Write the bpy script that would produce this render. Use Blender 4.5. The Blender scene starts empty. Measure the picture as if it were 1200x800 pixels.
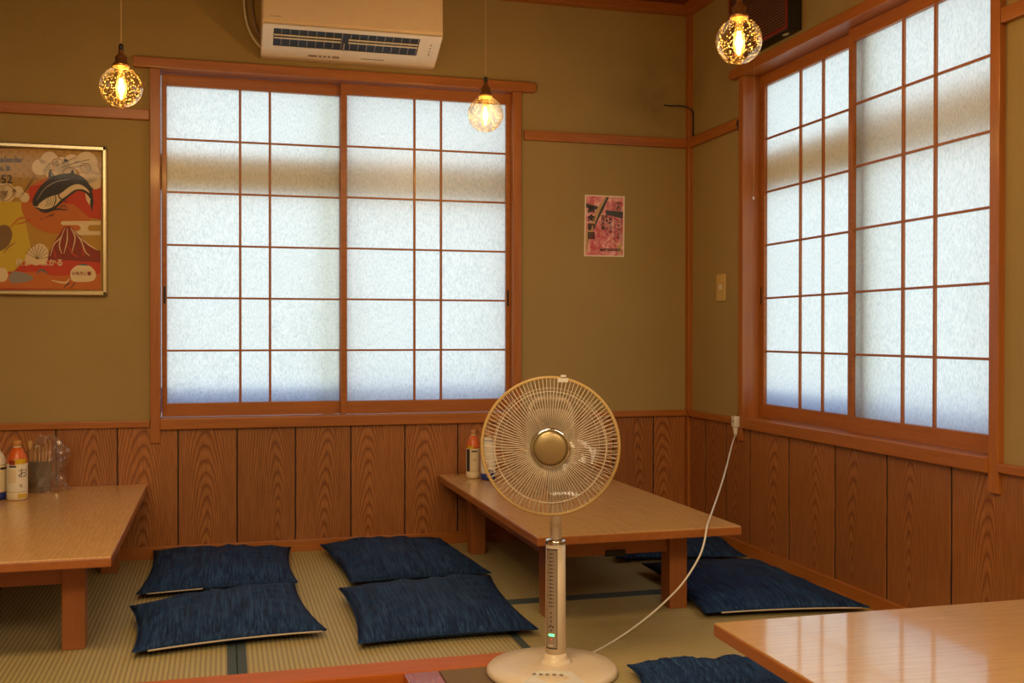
import bpy, bmesh, math, random
import numpy as np
from mathutils import Vector, Matrix, noise, Quaternion
random.seed(7)
SC = bpy.context.scene
COL = SC.collection
# ------------------------------------------------------------------ camera
F_PX, YAW, PITCH, ROLL = 1227.0, math.radians(15.4393), math.radians(-0.4383), math.radians(0.0588)
CP = Vector((-2.0606, -4.4113, 0.9))
FW = Vector((math.sin(YAW)*math.cos(PITCH), math.cos(YAW)*math.cos(PITCH), math.sin(PITCH)))
R0 = Vector((math.cos(YAW), -math.sin(YAW), 0)); U0 = R0.cross(FW)
RT = R0*math.cos(ROLL) + U0*math.sin(ROLL); UP = -R0*math.sin(ROLL) + U0*math.cos(ROLL)
cd = bpy.data.cameras.new('camera'); cd.lens = F_PX/1200*36; cd.sensor_width = 36; cd.clip_start = .05
co = bpy.data.objects.new('camera', cd); COL.objects.link(co)
m = Matrix((RT, UP, -FW)).transposed().to_4x4(); m.translation = CP; co.matrix_world = m
SC.camera = co
# ------------------------------------------------------------------ world, light, exposure
SC.view_settings.view_transform = 'Standard'; SC.view_settings.look = 'None'
SC.view_settings.gamma = 1; SC.view_settings.use_curve_mapping = False
SC.view_settings.exposure = 0.0
w = bpy.data.worlds.new('sky'); SC.world = w; w.use_nodes = True
bg = w.node_tree.nodes['Background']; bg.inputs[0].default_value = (.83, .93, 1.0, 1); bg.inputs[1].default_value = 2.35

def area_light(name, loc, sx, sy, power, col, aim=None):
    d = bpy.data.lights.new(name, 'AREA'); d.shape = 'RECTANGLE'; d.size = sx; d.size_y = sy
    d.energy = power; d.color = col
    o = bpy.data.objects.new(name, d); COL.objects.link(o); o.location = loc
    if aim is not None:
        o.rotation_euler = (Vector(aim)-Vector(loc)).to_track_quat('-Z', 'Y').to_euler()
    return o
area_light('ceiling_lamp_light', (-2.3, -2.9, 2.33), 1.3, .5, 40, (1, .70, .36))
area_light('ceiling_lamp_light', (-3.4, -5.4, 2.33), 1.3, 1.3, 70, (1, .78, .50))
area_light('ceiling_lamp_light', (-1.0, -5.2, 2.33), 1.3, 1.3, 70, (1, .78, .50))

# ------------------------------------------------------------------ pixel -> world helpers (authoring only; every point has its own real depth)
def ray(x, y): return FW + RT*((x-600)/F_PX) - UP*((y-400)/F_PX)
def atZ(x, y, z=0.0): d = ray(x, y); return CP + d*((z-CP.z)/d.z)
def atY(x, y, yy=0.0): d = ray(x, y); return CP + d*((yy-CP.y)/d.y)
def atX(x, y, xx=0.0): d = ray(x, y); return CP + d*((xx-CP.x)/d.x)

# ------------------------------------------------------------------ materials
class NT:
    def __init__(s, name):
        s.m = bpy.data.materials.new(name); s.m.use_nodes = True; s.t = s.m.node_tree
        s.b = s.t.nodes['Principled BSDF']; s.out = s.t.nodes['Material Output']
    def n(s, typ, **kw):
        nd = s.t.nodes.new(typ)
        for k, v in kw.items():
            if hasattr(nd, k) and not isinstance(v, tuple): setattr(nd, k, v)
            else: nd.inputs[k].default_value = v
        return nd
    def l(s, a, b): s.t.links.new(a, b)
    def set(s, **kw):
        for k, v in kw.items(): s.b.inputs[k.replace('_', ' ')].default_value = v
    def coords(s, scale=(1, 1, 1), rnd=True):
        tc = s.n('ShaderNodeTexCoord'); mp = s.n('ShaderNodeMapping'); mp.inputs['Scale'].default_value = scale
        s.l(tc.outputs['Object'], mp.inputs[0])
        if rnd:
            oi = s.n('ShaderNodeObjectInfo'); mu = s.n('ShaderNodeMath', operation='MULTIPLY'); mu.inputs[1].default_value = 37
            s.l(oi.outputs['Random'], mu.inputs[0]); cb = s.n('ShaderNodeCombineXYZ')
            for i in range(3): s.l(mu.outputs[0], cb.inputs[i])
            s.l(cb.outputs[0], mp.inputs['Location'])
        return mp.outputs[0]
    def noise(s, vec, scale, detail=3, rough=.5):
        nd = s.n('ShaderNodeTexNoise'); nd.inputs['Scale'].default_value = scale; nd.inputs['Detail'].default_value = detail
        nd.inputs['Roughness'].default_value = rough; s.l(vec, nd.inputs['Vector']); return nd.outputs['Fac']
    def ramp(s, fac, stops):
        r = s.n('ShaderNodeValToRGB'); e = r.color_ramp.elements
        while len(e) < len(stops): e.new(.5)
        for el, (p, c) in zip(e, stops): el.position = p; el.color = (*c, 1) if len(c) == 3 else c
        s.l(fac, r.inputs[0]); return r.outputs[0]
    def mix(s, fac, a, b, mode='MIX'):
        nd = s.n('ShaderNodeMix', data_type='RGBA', blend_type=mode)
        for sock, v in ((nd.inputs[0], fac), (nd.inputs[6], a), (nd.inputs[7], b)):
            if isinstance(v, (int, float)): sock.default_value = v
            elif isinstance(v, tuple): sock.default_value = (*v, 1)
            else: s.l(v, sock)
        return nd.outputs[2]
    def bump(s, h, strength=.3, dist=.002):
        b = s.n('ShaderNodeBump'); b.inputs['Strength'].default_value = strength; b.inputs['Distance'].default_value = dist
        s.l(h, b.inputs['Height']); s.l(b.outputs[0], s.b.inputs['Normal'])
    def math(s, op, a, b=None):
        nd = s.n('ShaderNodeMath', operation=op)
        for i, v in enumerate((a, b)):
            if v is None: continue
            if isinstance(v, (int, float)): nd.inputs[i].default_value = v
            else: s.l(v, nd.inputs[i])
        return nd.outputs[0]

def plain(name, col, rough=.5, metal=0, **kw):
    t = NT(name); v = t.coords()
    n = t.noise(v, 35, 3)
    c = t.mix(n, tuple(x*.93 for x in col), tuple(min(1, x*1.05) for x in col))
    t.l(c, t.b.inputs['Base Color']); t.set(Roughness=rough, Metallic=metal)
    for k, x in kw.items(): t.b.inputs[k.replace('_', ' ')].default_value = x
    return t.m

def wood(name, light, dark, axis='Z', rough=.4, k=1.0, coat=0, amt=.75):
    """straight fine grain running along one axis"""
    t = NT(name); s = {'X': (.06, 1, 1), 'Y': (1, .06, 1), 'Z': (1, 1, .06)}[axis]
    v = t.coords(s)
    a = t.noise(v, 45*k, 4, .6); b = t.noise(v, 190*k, 3, .6); c = t.noise(v, 9*k, 2)
    f = t.math('ADD', t.math('MULTIPLY', a, .6), t.math('MULTIPLY', b, .4))
    col = t.ramp(f, [(.5-.25*amt/.75, dark), (.5+.17, light)])
    col = t.mix(t.math('MULTIPLY', c, .45), col, tuple(x*.62 for x in light))
    t.l(col, t.b.inputs['Base Color']); t.set(Roughness=rough)
    t.b.inputs['Coat Weight'].default_value = coat; t.b.inputs['Coat Roughness'].default_value = .18
    t.bump(b, .12, .0006)
    return t.m

def flatsawn(name, light, dark, h='X', lng='Z', rough=.4, freq=150, tilt=.12, wob=.010, strength=1.0, coat=0, d0=.035):
    """plain-sawn board: growth rings cut at a shallow tilt make the pointed arches"""
    t = NT(name); tc = t.n('ShaderNodeTexCoord'); sp = t.n('ShaderNodeSeparateXYZ'); t.l(tc.outputs['Object'], sp.inputs[0])
    oi = t.n('ShaderNodeObjectInfo'); rnd = oi.outputs['Random']
    hx, lz = sp.outputs[h], sp.outputs[lng]
    v = t.coords({'Z': (1, 1, .22), 'Y': (1, .22, 1), 'X': (.22, 1, 1)}[lng])
    n1 = t.noise(v, 5, 2); n2 = t.noise(v, 22, 3)
    off = t.math('MULTIPLY', t.math('SUBTRACT', rnd, .5), .09)
    x = t.math('ADD', t.math('ADD', hx, off), t.math('MULTIPLY', t.math('SUBTRACT', n1, .5), .07))
    y = t.math('ADD', t.math('ADD', t.math('MULTIPLY', lz, tilt), t.math('ADD', t.math('MULTIPLY', rnd, .03), d0)),
               t.math('MULTIPLY', t.math('SUBTRACT', n2, .5), wob))
    r = t.math('SQRT', t.math('ADD', t.math('MULTIPLY', x, x), t.math('MULTIPLY', y, y)))
    saw = t.math('FRACT', t.math('MULTIPLY', r, freq))
    g = t.ramp(saw, [(0, (.0,)*3), (.22, (.75,)*3), (.60, (1,)*3), (.88, (.45,)*3), (1, (.0,)*3)])
    t.b.inputs['Coat Roughness'].default_value = .2
    fn = t.noise(t.coords({'Z': (1, 1, .04), 'Y': (1, .04, 1), 'X': (.04, 1, 1)}[lng]), 260, 3, .6)
    gm = t.mix(1-strength, g, (1, 1, 1))
    col = t.mix(gm, dark, light)
    col = t.mix(t.ramp(fn, [(.4, (0,)*3), (.62, (.4,)*3)]), col, tuple(x*.7 for x in dark))
    tint = t.math('ADD', .86, t.math('MULTIPLY', rnd, .22))
    mm = t.n('ShaderNodeVectorMath', operation='SCALE'); t.l(col, mm.inputs[0]); t.l(tint, mm.inputs['Scale'])
    t.l(mm.outputs[0], t.b.inputs['Base Color']); t.set(Roughness=rough)
    t.b.inputs['Coat Weight'].default_value = coat; t.b.inputs['Coat Roughness'].default_value = .2 if coat < .9 else .07
    t.bump(g, .15 if coat < .9 else .03, .0006)
    return t.m

TR_L, TR_D = (.47, .155, .022), (.28, .074, .011)
M = {}
for ax in 'XYZ': M['trim'+ax] = wood('trim_wood_'+ax.lower(), TR_L, TR_D, ax, rough=.42, coat=.15)
PN_L, PN_D = (.44, .165, .042), (.20, .055, .012)
M['panelX'] = flatsawn('panel_wood', PN_L, PN_D, 'X', 'Z', coat=.2)
M['panelY'] = flatsawn('panel_wood_side', PN_L, PN_D, 'Y', 'Z', coat=.2)
M['ceil'] = flatsawn('ceiling_wood', (.20, .05, .014), (.10, .024, .008), 'Y', 'X', rough=.5)
M['top'] = flatsawn('table_top_laminate', (.68, .39, .155), (.54, .29, .10), 'X', 'Y', rough=.27, freq=60, strength=.3, tilt=.05, coat=.5, d0=.02)
M['topX'] = flatsawn('table_top_laminate_cross', (.68, .42, .19), (.56, .32, .13), 'Y', 'X', rough=.28, freq=60, strength=.35, tilt=.05, coat=1.0, d0=.02)
M['edgeX'] = wood('table_edge_wood', (.42, .14, .03), (.29, .085, .02), 'X', .35, coat=.3)
M['edgeY'] = wood('table_edge_wood_long', (.42, .14, .03), (.29, .085, .02), 'Y', .35, coat=.3)
M['leg'] = wood('table_leg_wood', (.40, .13, .03), (.28, .08, .018), 'Z', .4, coat=.2)
M['lacq'] = wood('lacquered_sill_wood', (.60, .155, .020), (.42, .085, .011), 'X', .45, coat=0)
M['lacq'].node_tree.nodes['Principled BSDF'].inputs['Specular IOR Level'].default_value = .25
M['lacqY'] = wood('lacquered_sill_wood_cross', (.45, .08, .022), (.33, .05, .014), 'Y', .2, coat=.8)

def plaster():
    t = NT('sand_plaster'); tc = t.n('ShaderNodeTexCoord'); v = tc.outputs['Object']
    a = t.noise(v, 420, 3, .7); b = t.noise(v, 3.2, 4, .55); s3 = t.noise(v, 60, 3)
    col = t.mix(b, (.335, .232, .088), (.425, .300, .120))
    col = t.mix(t.math('MULTIPLY', a, .35), col, (.20, .14, .05))
    col = t.mix(t.math('MULTIPLY', s3, .25), col, (.41, .30, .11))
    # faint rub mark of a ring shape beside the cable hook
    sp = t.n('ShaderNodeSeparateXYZ'); t.l(v, sp.inputs[0])
    c = atY(790, 126)
    dx = t.math('SUBTRACT', sp.outputs[0], c.x); dz = t.math('SUBTRACT', sp.outputs[2], c.z)
    r = t.math('SQRT', t.math('ADD', t.math('MULTIPLY', dx, dx), t.math('MULTIPLY', dz, dz)))
    e = t.math('ABSOLUTE', t.math('SUBTRACT', r, .125))
    ring = t.math('MULTIPLY', t.math('LESS_THAN', dx, .0), t.ramp(e, [(0, (.4,)*3), (.012, (0,)*3)]))
    gy = t.math('GREATER_THAN', sp.outputs[1], -.01)
    col = t.mix(t.math('MULTIPLY', ring, gy), col, (.42, .32, .14))
    # darker blotches on the upper wall by the corner
    pm = t.math('SUBTRACT', 1, t.math('MULTIPLY', t.math('ABSOLUTE', t.math('SUBTRACT', sp.outputs[2], 1.98)), 3.6))
    px = t.math('SUBTRACT', 1, t.math('MULTIPLY', t.math('ABSOLUTE', t.math('ADD', sp.outputs[0], .18)), 3.0))
    sm = t.math('MULTIPLY', t.math('MAXIMUM', pm, 0), t.math('MAXIMUM', px, 0))
    sm = t.math('MULTIPLY', sm, t.ramp(t.noise(v, 6, 3), [(.3, (0,)*3), (.7, (.75,)*3)]))
    col = t.mix(sm, col, (.15, .10, .045))
    t.l(col, t.b.inputs['Base Color']); t.set(Roughness=.92); t.bump(a, .35, .001)
    return t.m
M['plaster'] = plaster()

def tatami(name, lines):   # lines: axis across which the ridges repeat
    t = NT(name); tc = t.n('ShaderNodeTexCoord'); v = tc.outputs['Object']
    sp = t.n('ShaderNodeSeparateXYZ'); t.l(v, sp.inputs[0]); a = sp.outputs[lines]; b = sp.outputs['Y' if lines == 'X' else 'X']
    ridge = t.math('ABSOLUTE', t.math('SINE', t.math('MULTIPLY', a, math.pi/.0135)))
    cell = t.math('ABSOLUTE', t.math('SINE', t.math('MULTIPLY', b, math.pi/.009)))
    n = t.noise(t.coords((1, .08, 1) if lines == 'X' else (.08, 1, 1)), 120, 3); n2 = t.noise(v, 4, 3)
    f = t.math('ADD', t.math('MULTIPLY', ridge, .7), t.math('MULTIPLY', t.math('MULTIPLY', cell, ridge), .3))
    col = t.ramp(f, [(.05, (.20, .145, .052)), (.45, (.40, .31, .128)), (1, (.56, .45, .20))])
    col = t.mix(t.math('MULTIPLY', n, .45), col, (.30, .235, .10))
    col = t.mix(t.math('MULTIPLY', n2, .35), col, (.40, .32, .16))
    t.l(col, t.b.inputs['Base Color']); t.set(Roughness=.6); t.bump(f, .5, .002)
    return t.m
M['tatX'] = tatami('tatami_weave', 'X'); M['tatY'] = tatami('tatami_weave_cross', 'Y')
M['border'] = plain('tatami_border_cloth', (.055, .075, .078), .8)
M['carpet'] = plain('brown_carpet', (.20, .125, .065), .95)
M['concrete'] = plain('lower_floor', (.12, .07, .04), .6)

def pane_mat():
    t = NT('frosted_pane'); tc = t.n('ShaderNodeTexCoord'); mp = t.n('ShaderNodeMapping'); mp.inputs['Scale'].default_value = (1, 1, .38)
    t.l(tc.outputs['Object'], mp.inputs[0])
    oi = t.n('ShaderNodeObjectInfo'); mu = t.math('MULTIPLY', oi.outputs['Random'], 20); cb = t.n('ShaderNodeCombineXYZ')
    for i in range(3): t.l(mu, cb.inputs[i])
    t.l(cb.outputs[0], mp.inputs['Location'])
    a = t.noise(mp.outputs[0], 210, 4, .7); b = t.noise(mp.outputs[0], 6, 2)
    col = t.ramp(a, [(.34, (.64, .69, .71)), (.50, (.86, .89, .88)), (.64, (.99, .99, .98))])
    col = t.mix(t.math('MULTIPLY', b, .3), col, (.80, .80, .74))
    tr = t.n('ShaderNodeBsdfTranslucent'); t.l(col, tr.inputs[0])
    df = t.n('ShaderNodeBsdfDiffuse'); df.inputs[0].default_value = (.55, .56, .55, 1)
    gl = t.n('ShaderNodeBsdfGlossy'); gl.inputs['Roughness'].default_value = .35
    m1 = t.n('ShaderNodeMixShader'); m1.inputs[0].default_value = .16; t.l(tr.outputs[0], m1.inputs[1]); t.l(df.outputs[0], m1.inputs[2])
    m2 = t.n('ShaderNodeMixShader'); m2.inputs[0].default_value = .03; t.l(m1.outputs[0], m2.inputs[1]); t.l(gl.outputs[0], m2.inputs[2])
    t.l(m2.outputs[0], t.out.inputs[0]); return t.m
M['pane'] = pane_mat()

def cushion_mat():
    t = NT('navy_slub_cotton'); v = t.coords((1, .035, .3)); v2 = t.coords((.05, 1, .3))
    a = t.noise(v, 170, 3, .6); b = t.noise(v2, 260, 2); c = t.noise(v, 45, 3)
    col = t.ramp(a, [(.37, (.004, .012, .046)), (.53, (.010, .034, .112)), (.70, (.032, .085, .185))])
    col = t.mix(t.math('MULTIPLY', b, .3), col, (.004, .013, .04))
    col = t.mix(t.ramp(c, [(.5, (0,)*3), (.75, (.35,)*3)]), col, (.025, .075, .17))
    t.l(col, t.b.inputs['Base Color']); t.set(Roughness=.75); t.b.inputs['Specular IOR Level'].default_value = .2
    t.bump(a, .15, .0006); return t.m
M['navy'] = cushion_mat()
M['zip'] = plain('zipper_tape', (.50, .42, .32), .7)

M['cream'] = plain('aged_cream_plastic', (.74, .60, .43), .35)
M['ring'] = plain('yellowed_guard_rim', (.55, .36, .13), .35)
M['wire'] = plain('guard_wire_enamel', (.74, .62, .45), .35)
M['gold'] = plain('brushed_gold_cap', (.42, .31, .15), .33, .7)
M['chrome'] = plain('chrome', (.75, .72, .66), .12, 1)
M['grey'] = plain('silver_grey_panel', (.33, .25, .18), .4, .2)
M['dark'] = plain('black_plastic', (.012, .010, .010), .45)
M['dkprint'] = plain('dark_print', (.05, .035, .03), .6)
M['ac'] = plain('air_conditioner_shell', (.84, .66, .47), .38)
M['aclip'] = plain('air_conditioner_lip', (.86, .76, .61), .35)
M['white'] = plain('white_plastic', (.75, .70, .62), .4)
M['switch'] = plain('ivory_switch_plate', (.62, .44, .16), .4)
M['grille'] = plain('dark_grille', (.035, .012, .010), .45)
M['redrim'] = plain('red_brown_rim', (.22, .02, .012), .35)
M['brass'] = plain('brass_socket', (.55, .30, .10), .3, .9)
M['cordw'] = plain('twisted_cord', (.52, .34, .14), .7)
M['framem'] = plain('champagne_aluminium', (.52, .43, .27), .25, .9)
M['frameback'] = plain('dark_frame_side', (.10, .06, .035), .4, .3)  # dark board behind the calendar print

def emis(name, col, st):
    t = NT(name); t.b.inputs['Base Color'].default_value = (*col, 1)
    t.b.inputs['Emission Color'].default_value = (*col, 1); t.b.inputs['Emission Strength'].default_value = st; return t.m
M['fil'] = emis('lamp_filament', (1, .62, .16), 60)
M['led'] = emis('green_led', (.1, 1, .25), 3.0)
M['ledr'] = emis('red_led', (1, .1, .05), .5)

def globe_mat():
    t = NT('seeded_glass'); tc = t.n('ShaderNodeTexCoord')
    vo = t.n('ShaderNodeTexVoronoi'); vo.inputs['Scale'].default_value = 170; t.l(tc.outputs['Object'], vo.inputs['Vector'])
    n = t.noise(tc.outputs['Object'], 60, 2)
    dots = t.ramp(vo.outputs['Distance'], [(.12, (1,)*3), (.30, (0,)*3)])
    dens = t.math('MULTIPLY', dots, t.ramp(n, [(.35, (.25,)*3), (.65, (1,)*3)]))
    tp = t.n('ShaderNodeBsdfTransparent'); tp.inputs[0].default_value = (1, .95, .84, 1)
    tl = t.n('ShaderNodeBsdfTranslucent'); tl.inputs[0].default_value = (1, .72, .32, 1)
    gl = t.n('ShaderNodeBsdfGlossy'); gl.inputs['Roughness'].default_value = .08; gl.inputs[0].default_value = (1, .9, .75, 1)
    bp = t.n('ShaderNodeBump'); bp.inputs['Strength'].default_value = .2; bp.inputs['Distance'].default_value = .001; t.l(dots, bp.inputs['Height'])
    t.l(bp.outputs[0], gl.inputs['Normal'])
    m1 = t.n('ShaderNodeMixShader'); t.l(t.math('MULTIPLY', dens, .7), m1.inputs[0]); t.l(tp.outputs[0], m1.inputs[1]); t.l(tl.outputs[0], m1.inputs[2])
    lw = t.n('ShaderNodeLayerWeight'); lw.inputs[0].default_value = .35
    m2 = t.n('ShaderNodeMixShader'); t.l(t.math('MULTIPLY', lw.outputs['Facing'], .7), m2.inputs[0]); t.l(m1.outputs[0], m2.inputs[1]); t.l(gl.outputs[0], m2.inputs[2])
    t.l(m2.outputs[0], t.out.inputs[0]); return t.m
M['globe'] = globe_mat()

def clear_mat(name, tint, fac, rough=.1, dcol=(.8, .8, .8), dfac=.1, spec=.04):
    t = NT(name); tp = t.n('ShaderNodeBsdfTransparent'); tp.inputs[0].default_value = (*tint, 1)
    gl = t.n('ShaderNodeBsdfGlossy'); gl.inputs['Roughness'].default_value = rough
    df = t.n('ShaderNodeBsdfDiffuse'); df.inputs[0].default_value = (*dcol, 1)
    lw = t.n('ShaderNodeLayerWeight'); lw.inputs[0].default_value = .4
    m1 = t.n('ShaderNodeMixShader'); m1.inputs[0].default_value = dfac; t.l(tp.outputs[0], m1.inputs[1]); t.l(df.outputs[0], m1.inputs[2])
    m2 = t.n('ShaderNodeMixShader'); t.l(t.math('ADD', t.math('MULTIPLY', lw.outputs['Facing'], fac), spec), m2.inputs[0])
    t.l(m1.outputs[0], m2.inputs[1]); t.l(gl.outputs[0], m2.inputs[2]); t.l(m2.outputs[0], t.out.inputs[0]); return t.m
M['blade'] = clear_mat('smoky_clear_plastic', (.78, .73, .68), .45, .10, (.45, .40, .34), .20)
M['bag'] = clear_mat('crinkled_clear_bag', (.93, .87, .82), .8, .10, (.8, .6, .5), .10)
M['picglass'] = clear_mat('picture_glass', (.97, .97, .97), .02, .06, (0, 0, 0), 0, .003)

# ------------------------------------------------------------------ mesh builder
class MB:
    def __init__(s): s.bm = bmesh.new(); s.mats = []
    def mi(s, m):
        if m is None: return 0
        if m not in s.mats: s.mats.append(m)
        return s.mats.index(m)
    def box(s, a, b, m=None, bev=0):
        x0, y0, z0 = [min(p, q) for p, q in zip(a, b)]; x1, y1, z1 = [max(p, q) for p, q in zip(a, b)]
        vs = [s.bm.verts.new(p) for p in ((x0, y0, z0), (x1, y0, z0), (x1, y1, z0), (x0, y1, z0), (x0, y0, z1), (x1, y0, z1), (x1, y1, z1), (x0, y1, z1))]
        fs = [s.bm.faces.new([vs[i] for i in f]) for f in ((3, 2, 1, 0), (4, 5, 6, 7), (0, 1, 5, 4), (1, 2, 6, 5), (2, 3, 7, 6), (3, 0, 4, 7))]
        k = s.mi(m)
        for f in fs: f.material_index = k
        if bev:
            es = list({e for f in fs for e in f.edges})
            bmesh.ops.bevel(s.bm, geom=es, offset=bev, segments=2, affect='EDGES', profile=.6)
        return s
    def lathe(s, prof, n=32, m=None, mat=Matrix(), caps=True):
        k = s.mi(m); rings = []
        for r, z in prof:
            rings.append([s.bm.verts.new(mat @ Vector((r*math.cos(2*math.pi*i/n), r*math.sin(2*math.pi*i/n), z))) for i in range(n)])
        for a, b in zip(rings, rings[1:]):
            for i in range(n):
                f = s.bm.faces.new((a[i], a[(i+1) % n], b[(i+1) % n], b[i])); f.material_index = k; f.smooth = True
        if caps:
            for rg, rev in ((rings[0], True), (rings[-1], False)):
                f = s.bm.faces.new(rg[::-1] if rev else rg); f.material_index = k
        return s
    def tube(s, pts, r, n=8, m=None, closed=False, caps=True):
        k = s.mi(m); pts = [Vector(p) for p in pts]; rings = []; N = len(pts); prev = None
        for i, p in enumerate(pts):
            if closed: d = pts[(i+1) % N]-pts[i-1]
            else: d = pts[min(i+1, N-1)]-pts[max(i-1, 0)]
            d.normalize()
            if prev is None:
                a = d.cross(Vector((0, 0, 1)));
                if a.length < .1: a = d.cross(Vector((1, 0, 0)))
            else: a = prev - d*prev.dot(d)
            a.normalize(); prev = a; b = d.cross(a)
            rr = r[i] if isinstance(r, (list, tuple)) else r
            rings.append([s.bm.verts.new(p+(a*math.cos(2*math.pi*j/n)+b*math.sin(2*math.pi*j/n))*rr) for j in range(n)])
        pairs = list(zip(rings, rings[1:])) + ([(rings[-1], rings[0])] if closed else [])
        for A, B in pairs:
            for j in range(n):
                f = s.bm.faces.new((A[j], A[(j+1) % n], B[(j+1) % n], B[j])); f.material_index = k; f.smooth = True
        if caps and not closed:
            s.bm.faces.new(rings[0][::-1]).material_index = k; s.bm.faces.new(rings[-1]).material_index = k
        return s
    def poly(s, pts, m=None):
        f = s.bm.faces.new([s.bm.verts.new(p) for p in pts]); f.material_index = s.mi(m); return s
    def prism(s, pts, vec, m=None, bev=0):
        k = s.mi(m); vec = Vector(vec); a = [s.bm.verts.new(p) for p in pts]; b = [s.bm.verts.new(Vector(p)+vec) for p in pts]; n = len(a)
        fs = [s.bm.faces.new(a[::-1]), s.bm.faces.new(b)] + [s.bm.faces.new((a[i], a[(i+1) % n], b[(i+1) % n], b[i])) for i in range(n)]
        for f in fs: f.material_index = k
        if bev: bmesh.ops.bevel(s.bm, geom=list({e for f in fs for e in f.edges}), offset=bev, segments=2, affect='EDGES')
        return s
    def build(s, name, mat=None, parent=None, loc=None, normals=True):
        if normals: bmesh.ops.recalc_face_normals(s.bm, faces=s.bm.faces)
        me = bpy.data.meshes.new(name); s.bm.to_mesh(me); s.bm.free()
        if mat is not None and not s.mats: me.materials.append(mat)
        for x in s.mats: me.materials.append(x)
        o = bpy.data.objects.new(name, me); COL.objects.link(o)
        if parent is not None: o.parent = parent
        if loc is not None: o.location = loc
        return o
def tag(o, label=None, cat=None, group=None, kind=None):
    if label: o['label'] = label
    if cat: o['category'] = cat
    if group: o['group'] = group
    if kind: o['kind'] = kind
    return o
def empty(name, loc=(0, 0, 0), rz=0, **kw):
    o = bpy.data.objects.new(name, None); COL.objects.link(o); o.location = loc; o.rotation_euler = (0, 0, rz)
    o.empty_display_size = .05; return tag(o, **kw)
def local_box(name, a, b, mat, parent, bev=.0, shared=None):
    """box part with its origin at its own centre"""
    c = (Vector(a)+Vector(b))/2
    mb = MB().box(Vector(a)-c, Vector(b)-c, bev=bev); return mb.build(name, mat, parent, c)
def dup(o, parent=None, loc=None):
    c = o.copy(); COL.objects.link(c); c.parent = parent
    if loc is not None: c.location = loc
    for ch in o.children: dup(ch, c)
    return c
def catmull(pts, n=8, closed=False):
    P = [Vector(p) for p in pts]; out = []; N = len(P)
    rng = range(N if closed else N-1)
    for i in rng:
        p0 = P[i-1] if (closed or i > 0) else P[0]*2-P[1]; p1 = P[i]; p2 = P[(i+1) % N]
        p3 = P[(i+2) % N] if (closed or i+2 < N) else P[-1]*2-P[-2]
        for k in range(n):
            t = k/n; out.append(.5*((2*p1)+(p2-p0)*t+(2*p0-5*p1+4*p2-p3)*t*t+(3*p1-p0-3*p2+p3)*t**3))
    if not closed: out.append(P[-1])
    return out
def text_verts(body, size, align='LEFT', bold=0):
    c = bpy.data.curves.new('t', 'FONT'); c.body = body; c.size = size; c.align_x = align; c.resolution_u = 3; c.offset = bold
    o = bpy.data.objects.new('t', c); COL.objects.link(o)
    bpy.context.view_layer.update()
    me = o.to_mesh(); vs = [v.co.copy() for v in me.vertices]; fs = [tuple(p.vertices) for p in me.polygons]
    o.to_mesh_clear(); bpy.data.objects.remove(o); bpy.data.curves.remove(c)
    return vs, fs
def add_text(mb, body, size, fn, mat, align='LEFT', bold=0):
    vs, fs = text_verts(body, size, align, bold); k = mb.mi(mat)
    bv = [mb.bm.verts.new(fn(v)) for v in vs]
    for f in fs:
        try: mb.bm.faces.new([bv[i] for i in f]).material_index = k
        except ValueError: pass

# ------------------------------------------------------------------ room shell
XL, YR, H = -5.0, -6.4, 2.385
W1 = (-2.301, -.843, .555, 1.952)        # back window opening  x0 x1 z0 z1
W2 = (-1.972, -.548, .555, 1.952)        # right window opening y0 y1
wb = MB()
g_ = .018                                  # the opening is cut a little wider than the frame
wb.box((XL, 0, -.4), (W1[0]-g_, .14, H)); wb.box((W1[1]+g_, 0, -.4), (.14, .14, H))
wb.box((W1[0]-g_, 0, -.4), (W1[1]+g_, .14, W1[2]-g_)); wb.box((W1[0]-g_, 0, W1[3]+g_), (W1[1]+g_, .14, H))
wall_back = tag(wb.build('wall_back', M['plaster']), kind='structure')
wr = MB()
wr.box((0, W2[1]+g_, -.4), (.14, 0, H)); wr.box((0, YR, -.4), (.14, W2[0]-g_, H))
wr.box((0, W2[0]-g_, -.4), (.14, W2[1]+g_, W2[2]-g_)); wr.box((0, W2[0]-g_, W2[3]+g_), (.14, W2[1]+g_, H))
wall_right = tag(wr.build('wall_right', M['plaster']), kind='structure')
tag(MB().box((XL-.1, YR, -.4), (XL, .14, H)).build('wall_left', M['plaster']), kind='structure')
tag(MB().box((XL, YR-.1, -.4), (.14, YR, H)).build('wall_front', M['plaster']), kind='structure')
ceiling = tag(MB().box((XL-.1, YR-.1, H+.012), (.14, .14, H+.1)).build('ceiling', M['ceil']), kind='structure')
y = -.02
for i in range(6):
    local_box('board', (-3.2, y-.30+.004, H), (-.0, y, H+.012), M['ceil'], ceiling, .002); y -= .30
fl = MB()
fl.box((XL, YR, -.45), (0, 0, -.36))
fl.box((XL, -1.62, -.36), (0, 0, -.03)); fl.box((-1.56, YR, -.36), (0, -1.62, -.03))
floor = tag(fl.build('floor', M['concrete']), kind='structure')
def mat_piece(x0, x1, y0, y1, lines, borders):
    o = local_box('tatami_mat', (x0+.001, y0+.001, -.03), (x1-.001, y1-.001, 0), M['tat'+lines], floor, .002)
    c = o.location
    for a, b in borders:
        m_ = MB().box(Vector(a)-c, Vector(b)-c, bev=.0008); m_.build('border', M['border'], o)
for x0, x1 in ((-2.024, -1.21), (-2.838, -2.024), (-3.652, -2.838)):
    mat_piece(x0, x1, -1.565, 0, 'X', [((x0+.001, -1.564, -.02), (x0+.026, -.001, .0012)), ((x1-.026, -1.564, -.02), (x1-.001, -.001, .0012))])
mat_piece(-1.21, 0, -1.035, 0, 'X', [((-1.209, -1.034, -.02), (-.001, -1.003, .0012))])
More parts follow.
